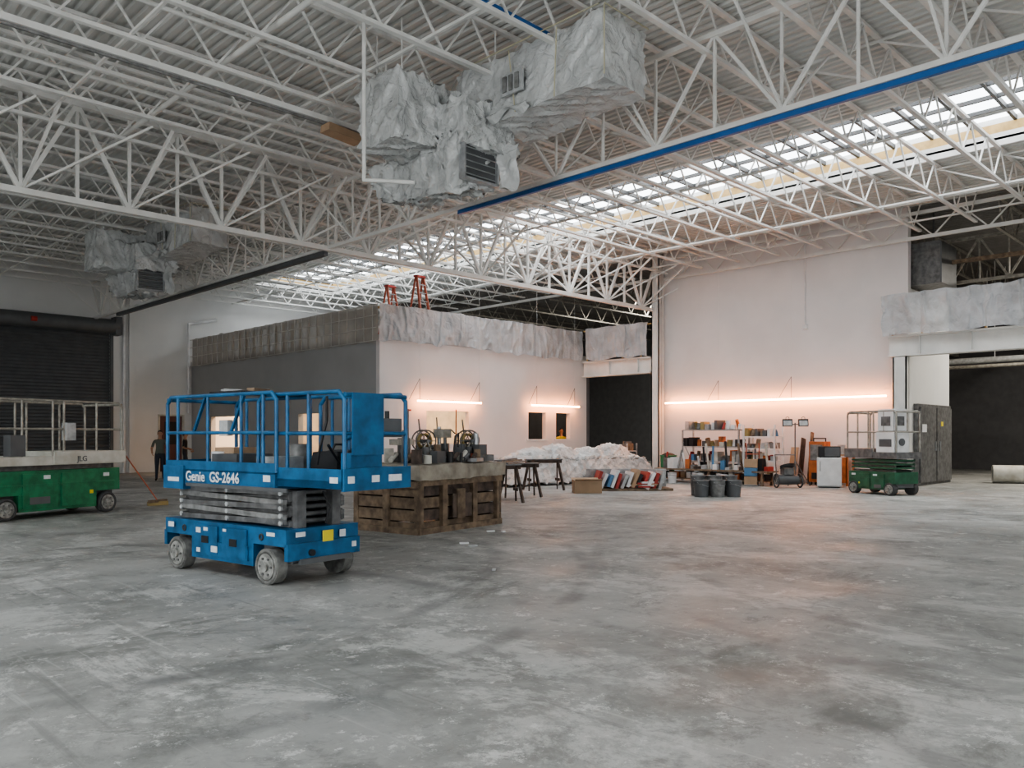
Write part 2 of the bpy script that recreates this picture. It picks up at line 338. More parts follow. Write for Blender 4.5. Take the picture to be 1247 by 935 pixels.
# ---------------------------------------------------------------- wrapped HVAC ducts
def hvac(name,dy,seed):
    b=B()
    b.wrapped(9.35,10.4,7.45,10.7,6.9,7.9,'plast',0.04,0.04,seed=seed,ridge=0.05,rf=1.3,mod=lambda v:Vector((v.x,v.y,v.z-0.12*max(0,(v.y-8.2))/2 if v.z<7.3 else v.z)))
    b.wrapped(7.95,9.5,10.6,11.7,6.5,7.6,'plast',0.06,0.04,seed=seed+3,ridge=0.07,rf=1.3)
    b.wrapped(8.75,10.0,9.9,11.0,6.45,7.2,'plast',0.07,0.04,seed=seed+17,ridge=0.08,rf=1.4)
    def tl(v):
        t=(v.y-10.1)/2.6; a=1-0.32*t*t
        s=1-0.25*max(0,(6.35-v.z)/0.5)
        return Vector((9.25+(v.x-9.25)*a*s,v.y,6.35+(v.z-6.35)*a+0.12*t-0.10*math.sin(math.pi*min(1,max(0,t)))*(v.z<6.3)))
    b.wrapped(8.8,9.65,10.1,12.7,5.85,6.62,'plast',0.08,0.04,seed=seed+7,mod=tl,ridge=0.10,rf=1.5)
    b.bx(8.86,9.6,10.0,10.04,5.9,6.56,'steeld')
    for i in range(6): b.box((9.23,9.98,5.96+i*0.11),(0.7,0.06,0.012),'metal',rx=0.6)
    for z in(5.88,6.58): b.bx(8.84,9.62,9.94,10.08,z-0.02,z+0.02,'metal')
    for x in(8.85,9.61): b.bx(x-0.02,x+0.02,9.94,10.08,5.88,6.58,'metal')
    b.grid(lambda u,v:Vector((9.62+0.12*u+0.05*math.sin(v*7),9.95-0.35*u,5.8+0.8*v+0.05*math.sin(u*6))),8,10,'plast')
    # torn flaps hanging over the louvre and seams
    b.grid(lambda u,v:Vector((8.84+0.3*u,9.9-0.05*math.sin(v*5+u*4),6.62-0.22*v*(1-0.6*u))),8,8,'plast')
    b.grid(lambda u,v:Vector((9.25-0.06*math.sin(v*4),8.9+0.9*u,6.95-0.16*v*(0.5+0.5*math.sin(u*9)))),16,5,'plast')
    for (p,q) in (((9.29,7.38,6.9),(9.29,7.38,7.92)),((9.3,7.38,7.94),(10.4,7.38,7.94)),
                  ((9.27,9.2,6.85),(9.27,9.35,7.9)),((9.27,8.35,6.85),(9.27,8.3,7.9)),((9.25,7.45,7.94),(9.25,10.3,7.94))):
        b.bar(p,q,0.016,0.016,'tape')
    b.bx(9.23,9.27,9.0,9.5,7.15,7.5,'lgrey')
    for i in range(3): b.bx(9.20,9.24,9.07+i*0.14,9.15+i*0.14,7.2,7.45,'mgrey')
    for (x,y) in((9.5,7.8),(10.2,7.8),(9.5,9.9),(10.2,9.9),(8.2,10.8),(8.2,11.5),(8.9,12.2)):
        b.cyl((x,y,7.6 if y<12 else 6.6),(x,y,8.57),0.015,'steel',6)
    return b.build(name,(0,dy,0))
hvac('wrapped_hvac_duct',0,0); hvac('wrapped_hvac_duct.001',14.3,5)

# ---------------------------------------------------------------- columns, portals, drapes
def column(name,x,y,h=8.4,w=0.34):
    b=B(); b.bx(x-w/2,x+w/2,y-w/2,y-w/2+0.04,0,h,'steel'); b.bx(x-w/2,x+w/2,y+w/2-0.04,y+w/2,0,h,'steel'); b.bx(x-0.02,x+0.02,y-w/2,y+w/2,0,h,'steel')
    b.bx(x-w/2,x-w/2+0.03,y-w/2,y+w/2,0,h,'steel')
    b.bx(x-w*0.75,x+w*0.75,y-w*0.75,y+w*0.75,0,0.03,'steel'); return b.build(name)
column('steel_column',25.74,17.85); column('steel_column.001',25.78,8.95,3.98,0.4); column('steel_column.002',11.3,-8.6,6.35)
def header(name,y0,y1):
    b=B(); b.bx(XR-0.3,XR-0.26,y0,y1,4.02,4.62,'steel'); b.bx(XR-0.42,XR-0.02,y0,y1,4.0,4.05,'steel'); b.bx(XR-0.42,XR-0.02,y0,y1,4.58,4.64,'steel')
    y=y0+0.6
    while y<y1: b.bx(XR-0.4,XR-0.28,y-0.01,y+0.01,4.05,4.6,'steel'); y+=1.4
    return b.build(name)
header('portal_beam',18.1,21.5); header('portal_beam.001',2.2,9.3)
def drape(name,fn,n,h,k,z0,z1,seed,amp=0.10):
    b=B()
    def F(u,v):
        x,y=fn(u); q=Vector((x*1.3+seed,y*1.3,v*0.7*h)); o=noise.noise_vector(q)*amp+noise.noise_vector(q*3.3)*amp*0.3
        rg=(1-min(1,abs(noise.noise(Vector((x*2.1,y*2.1,v*0.8+seed)))*4)))**2*amp*0.8
        rg+=(1-min(1,abs(noise.noise(Vector((x*4.5+v,y*4.5-v,v*0.6+seed*3)))*4)))**2*amp*0.5
        zz=z0+(z1-z0)*v+0.13*noise.noise(Vector((x*1.7,y*1.7,seed)))*(1-v)+0.05*noise.noise(Vector((x*2.4,y*2.4,seed+4)))*v
        return Vector((x+o.x-rg*0.7,y+o.y-rg*0.7,zz))
    b.grid(F,n,20,k); return b
bd=drape('d',lambda u:(XO-0.12+(XR-0.4-XO)*u,YO-0.16),220,1.2,'plastg',4.7,5.88,1,0.10)
bd.build('dust_sheet_office_front')
bd=drape('d',lambda u:(XO-0.14,YO-0.1+(YF-0.3-YO)*u),240,1.2,'plastb',4.65,5.88,2,0.05)
for i in range(29): y=YO+0.1+i*0.49; bd.bar((XO-0.21,y,4.68),(XO-0.21,y,5.85),0.02,0.02,'seam')
for z in(4.68,5.1,5.5,5.85): bd.bar((XO-0.21,YO-0.1,z),(XO-0.21,YF-0.3,z),0.02,0.022,'seam')
bd.build('dust_sheet_office_side')
drape('d',lambda u:(XR-0.52,18.2+3.0*u),80,1.2,'plastg',4.66,5.95,3,0.09).build('dust_sheet_portal')
drape('d',lambda u:(XR-0.62,2.0+7.4*u),160,1.2,'plastg',4.62,5.85,4,0.13).build('dust_sheet_portal.001')
b=B()
for i in range(12): x=XO+0.1+i*0.9; b.bar((x,YO+0.06,4.9),(x,YO+0.06,5.8),0.05,0.09,'wood')
for i in range(24): y=YO+0.3+i*0.6; b.bar((XO+0.08,y,4.9),(XO+0.08,y,5.8),0.09,0.05,'wood')
b.bar((XO,YO+0.06,5.8),(XR-0.4,YO+0.06,5.8),0.09,0.05,'wood'); b.bar((XO+0.08,YO,5.8),(XO+0.08,YF,5.8),0.09,0.05,'wood')
b.build('parapet_stud_frame')
b=B()
for i in range(4): y=18.6+i*0.9; b.bar((XR-0.3,y,4.66),(XR-0.3,y,5.9),0.05,0.05,'wood')
for i in range(9): y=2.4+i*0.85; b.bar((XR-0.3,y,4.66),(XR-0.3,y,5.8),0.05,0.05,'wood')
b.bar((XR-0.3,18.1,5.9),(XR-0.3,21.5,5.9),0.05,0.05,'wood'); b.bar((XR-0.3,2.2,5.8),(XR-0.3,9.2,5.8),0.05,0.05,'wood')
b.build('portal_stud_frame')
b=B()
for i in range(16):
    y=-8+i*2.9
    if abs(y-17.9)>0.4: b.truss((XR+0.3,y),(42,y),7.6,8.5,12,0.09,0.06,0.04,'railg')
b.truss((29,YS),(29,17.7),6.6,8.0,16,0.12,0.1,0.06,'railg',vert=True)
b.bar((27.5,YS,7.0),(27.5,17.7,7.0),0.12,0.12,'owood')
b.build('hall_roof_steel')
b=B(); b.cyl((37.5,YS+0.2,6.6),(37.5,17.6,6.6),0.3,'metal',20); b.cyl((36,YS+0.2,4.6),(36,17.6,4.6),0.12,'lgrey',12); b.cyl((35.2,YS+0.2,4.3),(35.2,17.6,4.3),0.07,'railg',10)
for y in(0,3,6,9,12): b.bar((35,y,5.4),(41.8,y,5.4),0.12,0.2,'railg'); b.cyl((37.5,y,6.9),(37.5,y,8.5),0.015,'steel',6); b.cyl((36,y,4.7),(36,y,8.5),0.015,'steel',6)
b.build('hall_duct_run')
b=B()
for y in(1.5,5.0,8.5,12): b.bx(31.5,34.5,y-0.05,y+0.05,5.0,5.06,'lampc'); b.bx(31.5,34.5,y-0.09,y+0.09,5.06,5.12,'steeld'); b.cyl((33,y,5.12),(33,y,7.6),0.01,'steel',6)  # added glowing strips that brighten the side hall
b.build('hall_fill_strips')
b=B(); b.bx(26.5,27.9,8.1,9.0,6.25,7.55,'grey'); b.bx(26.5,27.9,8.05,8.1,6.25,7.5,'steeld'); b.cyl((27.2,8.5,7.5),(27.2,8.5,8.57),0.03,'grey'); b.build('air_handler_box')
b=B(); b.bx(26.9,30.1,8.86,8.99,0,2.6,'grey')
for i in range(2):
    b.bx(27.0+i*1.55,28.45+i*1.55,8.8,8.87,0.1,2.5,'grey'); b.bx(28.3+i*0.4,28.34+i*0.4,8.75,8.8,1.1,1.4,'metal')
b.bx(28.9,29.1,8.79,8.8,1.9,2.05,'yellow'); b.bx(27.1,27.5,8.79,8.8,1.7,1.95,'wlabel'); b.build('electrical_cabinet',bevel=0.01)
b=B()
for i in range(2):
    b.bx(41.85,41.95,5.2+i*1.9,6.9+i*1.9,0,2.9,'steeld'); b.bx(41.8,41.86,5.35+i*1.9,6.75+i*1.9,0.2,2.7,'greywall')
b.build('door_hall')
b=B(); b.cyl((30.6,7.7,0.3),(31.6,5.0,0.3),0.3,'cream',28,caps=False); b.cyl((30.6,7.7,0.3),(31.6,5.0,0.3),0.25,'dark',28,caps=False)
b.torus((30.6,7.7,0.3),(1,-2.7,0),0.275,0.03,'cream'); b.build('concrete_form_tube')

b=B()
n=44
for i in range(n):
    z=i*6.0/n; b.add([(6.2,YF+0.05,z),(12.0,YF+0.05,z),(12.0,YF+0.0,z+0.05),(6.2,YF+0.0,z+0.05),(12.0,YF+0.05,z+6.0/n),(6.2,YF+0.05,z+6.0/n)],[(0,1,2,3),(3,2,4,5)],'shutter')
b.cyl((5.9,YF-0.33,6.15),(12.3,YF-0.33,6.15),0.3,'shutter',20); b.bx(12.05,12.3,YF-0.6,YF-0.02,5.8,6.55,'steeld'); b.bx(5.9,6.15,YF-0.6,YF-0.02,5.8,6.55,'steeld')
b.bx(12.0,12.12,YF-0.1,YF,0,5.9,'steeld'); b.bx(6.1,6.2,YF-0.1,YF,0,5.9,'steeld'); b.cyl((8.9,YF-0.66,6.15),(9.1,YF-0.66,6.15),0.1,'red')
b.build('door_roller_shutter')
b=B(); b.bx(14.05,15.1,YF+0.05,YF+0.12,0,2.45,'maroon'); b.bx(14.0,14.08,YF-0.04,YF+0.1,0,2.5,'cream'); b.bx(15.07,15.15,YF-0.04,YF+0.1,0,2.5,'cream'); b.bx(14.0,15.15,YF-0.04,YF+0.1,2.45,2.52,'cream')
b.bx(14.3,14.85,YF+0.02,YF+0.05,1.2,2.2,'black'); b.cyl((14.2,YF,1.05),(14.2,YF+0.05,1.05),0.04,'metal'); b.build('door_1')
b=B(); b.path([(12.55,YF-0.08,0),(12.55,YF-0.08,7.6)],0.06,'white'); b.path([(15.3,YF-0.15,2.6),(15.3,YF-0.15,6.6),(16.6,YF-0.15,6.9)],0.06,'white')
b.build('wall_pipes')
b=B(); b.bx(12.75,12.95,YF-0.15,YF,0,8.5,'farwall'); b.build('trim_pilaster')
b=B(); b.path([(XR-0.05,12.1,5.3),(XR-0.05,12.1,8)],0.02,'white'); b.bx(XR-0.08,XR,12.02,12.18,5.15,5.3,'white'); b.build('wall_conduit')
b=B(); b.bx(XR-0.02,XR,9.2,17.6,0,0.12,'greywall'); b.build('baseboard_east')

# ---------------------------------------------------------------- warm linear lights
def linlight(name,p,q,wires):
    b=B(); b.bar(p,q,0.05,0.05,'lamp'); P=Vector(p);Q=Vector(q); up=Vector((0,0,0.04)); b.bar(P+up,Q+up,0.03,0.02,'steel')
    for t in wires:
        c=P.lerp(Q,t); d=(Q-P).normalized()
        apex=c+Vector((0,0,0.75)); b.bar(c+d*-0.45+up,apex,0.012,0.012,'steeld'); b.bar(apex,c+d*0.0+up,0.012,0.012,'steeld')
        b.bar(apex,Vector((apex.x,apex.y,7.5)),0.006,0.006,'steel')
    return b.build(name)
linlight('linear_pendant_light',(25.74,17.5,2.82),(25.74,9.4,2.82),(0.28,0.62))
linlight('linear_pendant_light.001',(16.85,21.32,2.76),(19.75,21.32,2.76),(0.03,0.97))
linlight('linear_pendant_light.002',(22.4,21.32,2.76),(25.2,21.32,2.76),(0.1,0.9))
def area(name,loc,size,energy,col,rot=(0,0,0)):
    l=bpy.data.lights.new(name,'AREA'); l.energy=energy; l.color=col; l.shape='RECTANGLE'; l.size=size[0]; l.size_y=size[1]
    o=bpy.data.objects.new(name,l); o.location=loc; o.rotation_euler=rot; bpy.context.scene.collection.objects.link(o)
area('office_room_lamp',(18.3,25.3,4.5),(2,2),340,(1,0.74,0.5))
area('office_room_lamp.001',(18.3,32.5,4.5),(2,2),750,(1,0.68,0.44))
area('office_worker_fill',(24.2,24.0,4.5),(1,1),40,(1,0.85,0.7))  # added fill so the worker in the vest shows through the window
area('hall_fill',(34,24,8.2),(3,3),700,(1,0.95,0.85))  # added fill, lifts the dark space beyond the office
area('hall_fill.001',(32,4,7.4),(3,3),900,(1,0.93,0.82))  # added fill for the hall behind the right portal
area('rear_daylight_fill',(6,YS+0.1,2.6),(8,5),1000,(0.95,0.98,1),(R(-90),0,0))  # added front fill behind the camera, south wall has no door
area('rear_daylight_fill.001',(XW+0.1,4,2.6),(8,5),1000,(0.95,0.98,1),(R(90),0,R(-90)))  # second added fill, in front of the closed west wall

# ---------------------------------------------------------------- blue scissor lift
def wheel(b,x,y,r,w,kt,kh,s):
    b.cyl((x-w/2,y,r),(x+w/2,y,r),r,kt,28); b.cyl((x+s*(w/2-0.01),y,r),(x+s*(w/2+0.012),y,r),r*0.72,kh,24)
    b.torus((x+s*w/2,y,r),(1,0,0),r*0.86,r*0.1,kt,28,8); b.cyl((x+s*(w/2),y,r),(x+s*(w/2+0.04),y,r),r*0.28,kh,12)
    for i in range(6):
        t=i*math.pi/3; b.cyl((x+s*w/2,y+math.cos(t)*r*0.48,r+math.sin(t)*r*0.48),(x+s*(w/2+0.025),y+math.cos(t)*r*0.48,r+math.sin(t)*r*0.48),0.014,'grey',6)
def rails(b,x0,x1,y0,y1,zb,zt,posts,k,r=0.022,ends=(True,True),mid=True):
    zm=(zb+zt)/2
    for x in(x0,x1):
        b.path([(x,y0,zb),(x,y0,zt-0.08),(x,y0+0.08,zt),(x,y1-0.08,zt),(x,y1,zt-0.08),(x,y1,zb)],r,k)
        if mid: b.cyl((x,y0,zm),(x,y1,zm),r*0.9,k,8)
        for y in posts: b.cyl((x,y,zb),(x,y,zt),r*0.9,k,8)
    for e,y in zip(ends,(y0,y1)):
        if e:
            b.cyl((x0,y,zt-0.03),(x1,y,zt-0.03),r,k,8); b.cyl((x0,y,zm),(x1,y,zm),r*0.9,k,8)
b=B(); K='blue'
b.bx(-0.5,0.5,-1.17,1.17,0.42,0.60,K); b.bx(-0.5,0.5,-0.6,0.6,0.17,0.42,K); b.bx(-0.36,0.36,-1.1,1.1,0.22,0.42,'steeld')
for s in(-1,1):
    b.bx(-0.5,0.5,s*1.17-0.03,s*1.17+0.03,0.27,0.45,K)
    b.bx(s*0.5-0.02,s*0.5+0.02,-0.52,0.52,0.22,0.38,K); b.bx(s*0.515-0.01,s*0.515+0.01,-0.5,-0.05,0.24,0.56,K); b.bx(s*0.515-0.01,s*0.515+0.01,0.05,0.5,0.24,0.56,K)
    b.bx(s*0.53-0.005,s*0.53+0.005,-0.33,-0.2,0.36,0.44,'black'); b.bx(s*0.53-0.005,s*0.53+0.005,0.22,0.35,0.36,0.44,'black')
    for y in(-0.87,0.87): wheel(b,s*0.46,y,0.195,0.13,'wheelg','hub',s)
    for (y,z,w,h) in((1.0,0.53,0.12,0.06),(0.42,0.50,0.09,0.06),(0.27,0.52,0.08,0.04),(-0.1,0.53,0.06,0.03),(0.1,0.3,0.12,0.07),(0.42,0.27,0.07,0.05)):
        b.bx(s*0.528-0.003,s*0.528+0.003,y-w/2,y+w/2,z-h/2,z+h/2,'wlabel')
    b.bx(s*0.502-0.003,s*0.502+0.003,-0.98,-0.84,0.52,0.56,'wlabel')
    for (y) in(-0.75,0.75): b.torus((s*0.505,y,0.5),(1,0,0),0.03,0.012,'steeld',12,6)
b.bx(-0.04,0.1,-1.215,-1.2,0.44,0.56,'yellow'); b.bx(-0.4,-0.28,-1.21,-1.2,0.52,0.57,'wlabel'); b.bx(0.2,0.28,-1.21,-1.2,0.47,0.55,'wlabel'); b.bx(0.38,0.44,-1.21,-1.2,0.34,0.40,'wlabel')
b.cyl((-0.2,-1.24,0.34),(-0.2,-1.17,0.34),0.035,'black'); b.bx(-0.35,0.35,-1.22,-1.18,0.22,0.28,'steeld')
for i in range(5):
    z=0.655+i*0.08
    for s in(-1,1):
        t=0.018*(1 if i%2 else -1)
        b.bar((s*0.40,-1.02,z-t),(s*0.40,0.98,z+t),0.05,0.058,'mgrey' if i%2 else 'grey'); b.bar((s*0.32,-1.02,z+t),(s*0.32,0.98,z-t),0.05,0.06,'grey')
        for y in(-0.98,0,0.94): b.cyl((s*0.42,y,z),(s*0.44,y,z),0.026,'lgrey',10)
    for y in(-0.98,0.94): b.cyl((-0.42,y,z),(0.42,y,z),0.028,'grey',10)
b.cyl((0,-0.7,0.7),(0,0.6,0.9),0.06,'grey'); b.bx(-0.3,-0.18,-1.1,-1.0,0.6,1.0,'grey'); b.bx(0.18,0.3,-1.1,-1.0,0.6,1.0,'grey')
b.path([(0.1,-1.08,0.62),(0.13,-1.12,0.8),(0.05,-1.1,0.98)],0.012,'black')
b.bx(-0.5,0.5,-0.98,1.17,1.02,1.2,K); b.bx(-0.52,0.52,0.75,1.19,0.96,1.24,K)
b.bx(-0.47,0.47,-2.02,-0.9,1.06,1.14,K); b.bx(-0.47,-0.45,-2.02,-0.9,1.06,1.26,K); b.bx(0.45,0.47,-2.02,-0.9,1.06,1.26,K); b.bx(-0.47,0.47,-2.04,-2.0,1.04,1.27,K)
b.bx(-0.5,-0.48,-0.98,1.17,1.18,1.3,K); b.bx(0.48,0.5,-0.98,1.17,1.18,1.3,K); b.bx(-0.5,0.5,1.15,1.17,1.18,1.3,K)
b.bx(-0.52,-0.5,-1.2,0.7,1.0,1.04,'steeld')
rails(b,-0.48,0.48,-0.98,1.16,1.2,2.06,(0.93,0.3,-0.35,-0.75),K,0.023,(False,True))
rails(b,-0.43,0.43,-2.0,-0.6,1.2,2.04,(-1.1,-1.45),K,0.023,(True,False))
for y in(-0.15,0.6): b.bar((-0.48,y,1.62),(-0.48,y-0.25,2.04),0.03,0.03,K)
b.bx(-0.36,0.06,-2.05,-2.025,1.4,2.03,K); b.bx(-0.32,0.1,-1.98,-1.82,1.25,1.42,K)
b.bx(0.14,0.4,-1.97,-1.8,1.58,1.78,'steeld'); b.cyl((0.27,-1.88,1.78),(0.27,-1.88,1.86),0.025,'black')
b.wrapped(-0.5,-0.43,-0.12,0.05,1.6,1.78,'lgrey',0.02,0.03,seed=3)
b.wrapped(-0.1,0.3,-1.5,-1.1,1.2,1.42,'black',0.04,0.05,seed=6,flare=0.2); b.path([(0.0,-1.3,1.42),(0.05,-1.3,1.5),(0.15,-1.3,1.5),(0.2,-1.3,1.42)],0.012,'black')
b.bx(-0.3,0.2,0.0,0.5,1.2,1.38,'steeld'); b.bx(0.0,0.4,0.5,0.9,1.2,1.45,'card'); b.bx(-0.25,0.1,-0.7,-0.3,1.2,1.36,'lgrey')
b.cyl((0.2,-0.5,1.2),(0.2,-0.5,1.5),0.12,'mgrey'); b.cyl((0.0,0.8,1.2),(0.0,0.8,1.4),0.1,'white')
b.bx(-0.46,0.5,-0.3,0.3,2.085,2.105,'black'); b.box((0.0,0.0,2.13),(0.35,0.1,0.05),'owood',rz=0.4); b.box((-0.3,0.1,2.12),(0.2,0.14,0.03),'lgrey',rz=-0.3)
b.path([(-0.3,-1.6,1.5),(-0.1,-1.55,1.3),(0.2,-1.6,1.6),(0.3,-1.5,1.3)],0.015,'black')
b.path([(-0.40,-1.7,2.0),(-0.36,-1.65,1.75),(-0.40,-1.6,1.5),(-0.36,-1.5,1.3)],0.014,'black')
b.path([(-0.2,-1.75,1.14),(-0.15,-1.7,1.55),(-0.02,-1.7,1.6),(0.05,-1.75,1.14)],0.02,K)
b.text('Genie  GS-2646',Matrix.Translation((-0.507,0.72,1.065))@Matrix.Rotation(R(-90),4,'Z')@Matrix.Rotation(R(90),4,'X'),0.165,'wlabel')
b.bx(-0.526,-0.522,0.84,1.08,1.05,1.10,'wlabel'); b.bx(-0.505,-0.5,-0.9,-0.78,1.1,1.17,'wlabel')
for (x0,x1) in((-0.42,-0.34),(-0.1,0.0),(0.14,0.32)): b.bx(x0,x1,-2.05,-2.04,1.12,1.19,'wlabel')
b.bx(-0.475,-0.47,-1.95,-1.83,1.12,1.18,'wlabel')
b.build('scissor_lift',(4.63,8.88,0),R(8),bevel=0.006)

def lift2(L,W,zc,zd,zr,kg,kr,wr,platkey='cream'):
    b=B(); l=L/2; w=W/2
    b.bx(-w,w,-l,l,zc*0.5,zc,kg); b.bx(-w,w,-l*0.6,l*0.6,0.14,zc*0.5,kg); b.bx(-w*0.75,w*0.75,-l*0.95,l*0.95,0.2,zc*0.5,'steeld')
    for s in(-1,1):
        for y in(-l*0.78,l*0.78): wheel(b,s*(w-0.05),y,wr,0.14,'rubber','hub',s)
        b.bx(s*(w+0.012)-0.01,s*(w+0.012)+0.01,-l*0.55,-0.04,0.2,zc-0.06,kg); b.bx(s*(w+0.012)-0.01,s*(w+0.012)+0.01,0.04,l*0.55,0.2,zc-0.06,kg)
        b.bx(s*(w+0.02)-0.006,s*(w+0.02)+0.006,-l*0.9,l*0.9,zc*0.68,zc*0.72,kg)
        for y in(-l*0.2,l*0.75): b.bx(s*(w+0.03)-0.004,s*(w+0.03)+0.004,y-0.07,y+0.07,zc*0.82,zc*0.90,'wlabel')
        b.bx(s*(w+0.03)-0.004,s*(w+0.03)+0.004,l*0.47,l*0.53,zc*0.45,zc*0.53,'yellow')
        b.bx(s*(w+0.024)-0.003,s*(w+0.024)+0.003,-l*0.45,-l*0.15,zc*0.3,zc*0.45,'steeld')
        for i in range(3):
            b.bar((s*(w-0.12),-l*0.9,zc+0.03+i*(zd-zc)/3),(s*(w-0.12),l*0.9,zc+0.03+i*(zd-zc)/3),0.05,0.05,'grey')
    b.bx(-w-0.03,w+0.03,-l-0.08,l+0.08,zd,zd+0.17,platkey); b.bx(-w-0.05,w+0.05,-l*0.1,l+0.12,zd+0.02,zd+0.26,platkey)
    rails(b,-w,w,-l-0.05,l+0.05,zd+0.15,zr,(-l*0.55,-l*0.1,0.1,l*0.6),kr,0.024)
    return b
b=lift2(2.75,1.15,0.92,1.02,2.28,'green','railg',0.21)
b.bx(0.5,0.66,0.1,0.3,1.5,1.85,'lgrey'); b.bx(0.4,0.6,-1.0,-0.7,1.2,1.6,'steeld')
b.text('JLG',Matrix.Translation((0.632,0.35,1.08))@Matrix.Rotation(R(90),4,'Z')@Matrix.Rotation(R(90),4,'X'),0.15,'grey')
b.build('scissor_lift.001',(4.72,18.1,0),R(-70),bevel=0.008)
b=lift2(1.55,0.85,0.62,0.98,2.25,'green2','railg',0.17,'grey')
for z in(0.7,0.8,0.9): b.bx(-0.38,0.38,-0.72,0.72,z,z+0.05,'green2')
b.bx(-0.46,0.08,-0.78,-0.2,1.15,1.68,'white'); b.bx(-0.44,0.04,-0.74,-0.24,1.72,2.3,'white'); b.bx(-0.42,0.02,-0.72,-0.26,1.66,1.74,'steeld'); b.box((-0.2,-0.745,1.98),(0.3,0.02,0.25),'grey'); b.cyl((-0.2,-0.79,1.42),(-0.2,-0.82,1.42),0.1,'steeld')
b.bx(-0.47,-0.455,-0.7,-0.3,1.3,1.5,'steeld'); b.bx(-0.45,-0.435,-0.65,-0.35,1.85,2.1,'grey')
b.build('scissor_lift.002',(22.75,8.4,0),R(-22),bevel=0.006)

# ---------------------------------------------------------------- crate bench
b=B()
W,D=2.2,1.5
b.wrapped(-W/2-0.06,W/2+0.06,-D/2-0.06,D/2+0.06,0.88,1.12,'tarp',0.02,0.07,ridge=0.02)
for x in(-W/2+0.06,-0.45,0.35,W/2-0.06):
    for y in(-D/2+0.05,D/2-0.05): b.bx(x-0.06,x+0.06,y-0.05,y+0.05,0,0.88,'owood')
for i,(z,k) in enumerate(((0.1,'owood'),(0.3,'dwood'),(0.5,'owood'),(0.7,'dwood'))):
    b.bx(-W/2+0.1,W/2-0.1,-D/2+0.08,-D/2+0.11,z-0.09,z+0.085,k); b.bx(-W/2+0.02,-W/2+0.05,-D/2,D/2,z-0.09,z+0.085,'owood'); b.bx(W/2-0.05,W/2-0.02,-D/2,D/2,z-0.09,z+0.085,'dwood')
b.bx(-W/2+0.1,W/2-0.1,D/2-0.1,D/2-0.07,0.05,0.85,'dwood')
b.bx(-W/2,W/2,-D/2-0.02,-D/2+0.03,0.0,0.1,'owood'); b.bx(-W/2,W/2,-D/2-0.03,-D/2+0.02,0.78,0.88,'owood')
b.bx(-W/2-0.03,-W/2+0.02,-D/2,D/2,0,0.1,'owood'); b.bx(-W/2-0.03,-W/2+0.02,-D/2,D/2,0.75,0.86,'owood')
b.bx(-W/2-0.04,-W/2+0.01,-0.1,0.02,0,0.85,'owood'); b.box((-0.05,-D/2-0.03,0.42),(0.5,0.02,0.4),'dwood'); b.bx(-0.2,0.0,-D/2-0.06,-D/2-0.03,0.2,0.7,'owood')
b.build('crate_workbench',(9.0,11.05,0),R(9))
b=B()
random.seed(3)
for i in range(60):
    x=random.uniform(-1.0,1.0); y=random.uniform(-0.65,0.6); h=random.uniform(0.05,0.32); k=random.choice(['grey','steeld','mgrey','black','railg','dwood','steeld','metal','cream','owood','redladder'])
    if i%3==0: b.cyl((x,y,0),(x,y,h),random.uniform(0.03,0.08),k,12)
    elif i%3==1: b.box((x,y,h/2),(random.uniform(0.08,0.3),random.uniform(0.06,0.2),h),k,rz=random.uniform(0,3))
    else: b.cyl((x-0.12,y,0.05),(x+0.12,y+0.1,0.05+h*0.4),0.04,k,12)
b.cyl((-0.65,0.0,0),(-0.65,0.0,0.42),0.11,'grey'); b.bx(-0.85,-0.5,-0.1,0.15,0.3,0.40,'railg'); b.cyl((-0.45,0.1,0.0),(-0.45,0.1,0.92),0.018,'steeld'); b.box((-0.45,0.1,0.90),(0.14,0.03,0.03),'red'); b.cyl((-0.9,-0.2,0),(-0.88,-0.2,0.55),0.02,'steeld')
b.bx(0.05,0.45,-0.25,0.05,0,0.08,'steeld'); b.cyl((0.25,0.0,0.08),(0.25,0.0,0.62),0.035,'metal'); b.bx(0.15,0.35,-0.2,0.05,0.42,0.58,'railg'); b.cyl((0.25,-0.14,0.2),(0.25,-0.14,0.42),0.03,'steeld'); b.path([(0.35,-0.1,0.5),(0.45,-0.12,0.56),(0.52,-0.14,0.5)],0.012,'black')
b.bx(0.75,1.0,-0.5,-0.2,0,0.3,'steeld'); b.cyl((0.87,-0.35,0.3),(0.87,-0.35,0.5),0.05,'metal'); b.path([(0.3,-0.4,0.26),(0.25,-0.45,0.5),(0.1,-0.5,0.45),(0.05,-0.5,0.1)],0.015,'black')
b.cyl((0.95,0.2,0),(1.02,0.25,0.95),0.012,'orange',8); b.cyl((0.7,0.4,0),(0.66,0.42,0.8),0.012,'steeld',8)
b.build('bench_tools',(9.0,11.05,1.135),R(9))
def reel(name,loc,rz):
    b=B()
    for s in(-1,1):
        b.torus((s*0.09,0,0.36),(1,0,0),0.19,0.014,'grey',24,6)
        for i in range(3):
            t=i*math.pi/3; b.bar((s*0.09,math.cos(t)*0.19,0.36+math.sin(t)*0.19),(s*0.09,-math.cos(t)*0.19,0.36-math.sin(t)*0.19),0.012,0.012,'grey')
        b.bar((s*0.13,-0.16,0),(s*0.13,0,0.38),0.025,0.025,'railg'); b.bar((s*0.13,0.16,0),(s*0.13,0,0.38),0.025,0.025,'railg')
    for i in range(5): b.torus((-0.06+i*0.03,0,0.36),(1,0,0),0.12,0.018,'rope',20,6)
    b.bar((-0.15,-0.16,0.02),(0.15,-0.16,0.02),0.04,0.04,'grey'); b.bar((-0.15,0.16,0.02),(0.15,0.16,0.02),0.04,0.04,'grey'); b.cyl((-0.2,0,0.36),(0.2,0,0.36),0.03,'grey'); b.bar((0.12,0,0.34),(0.12,0.05,0.75),0.02,0.02,'steeld')
    b.build(name,loc,rz)
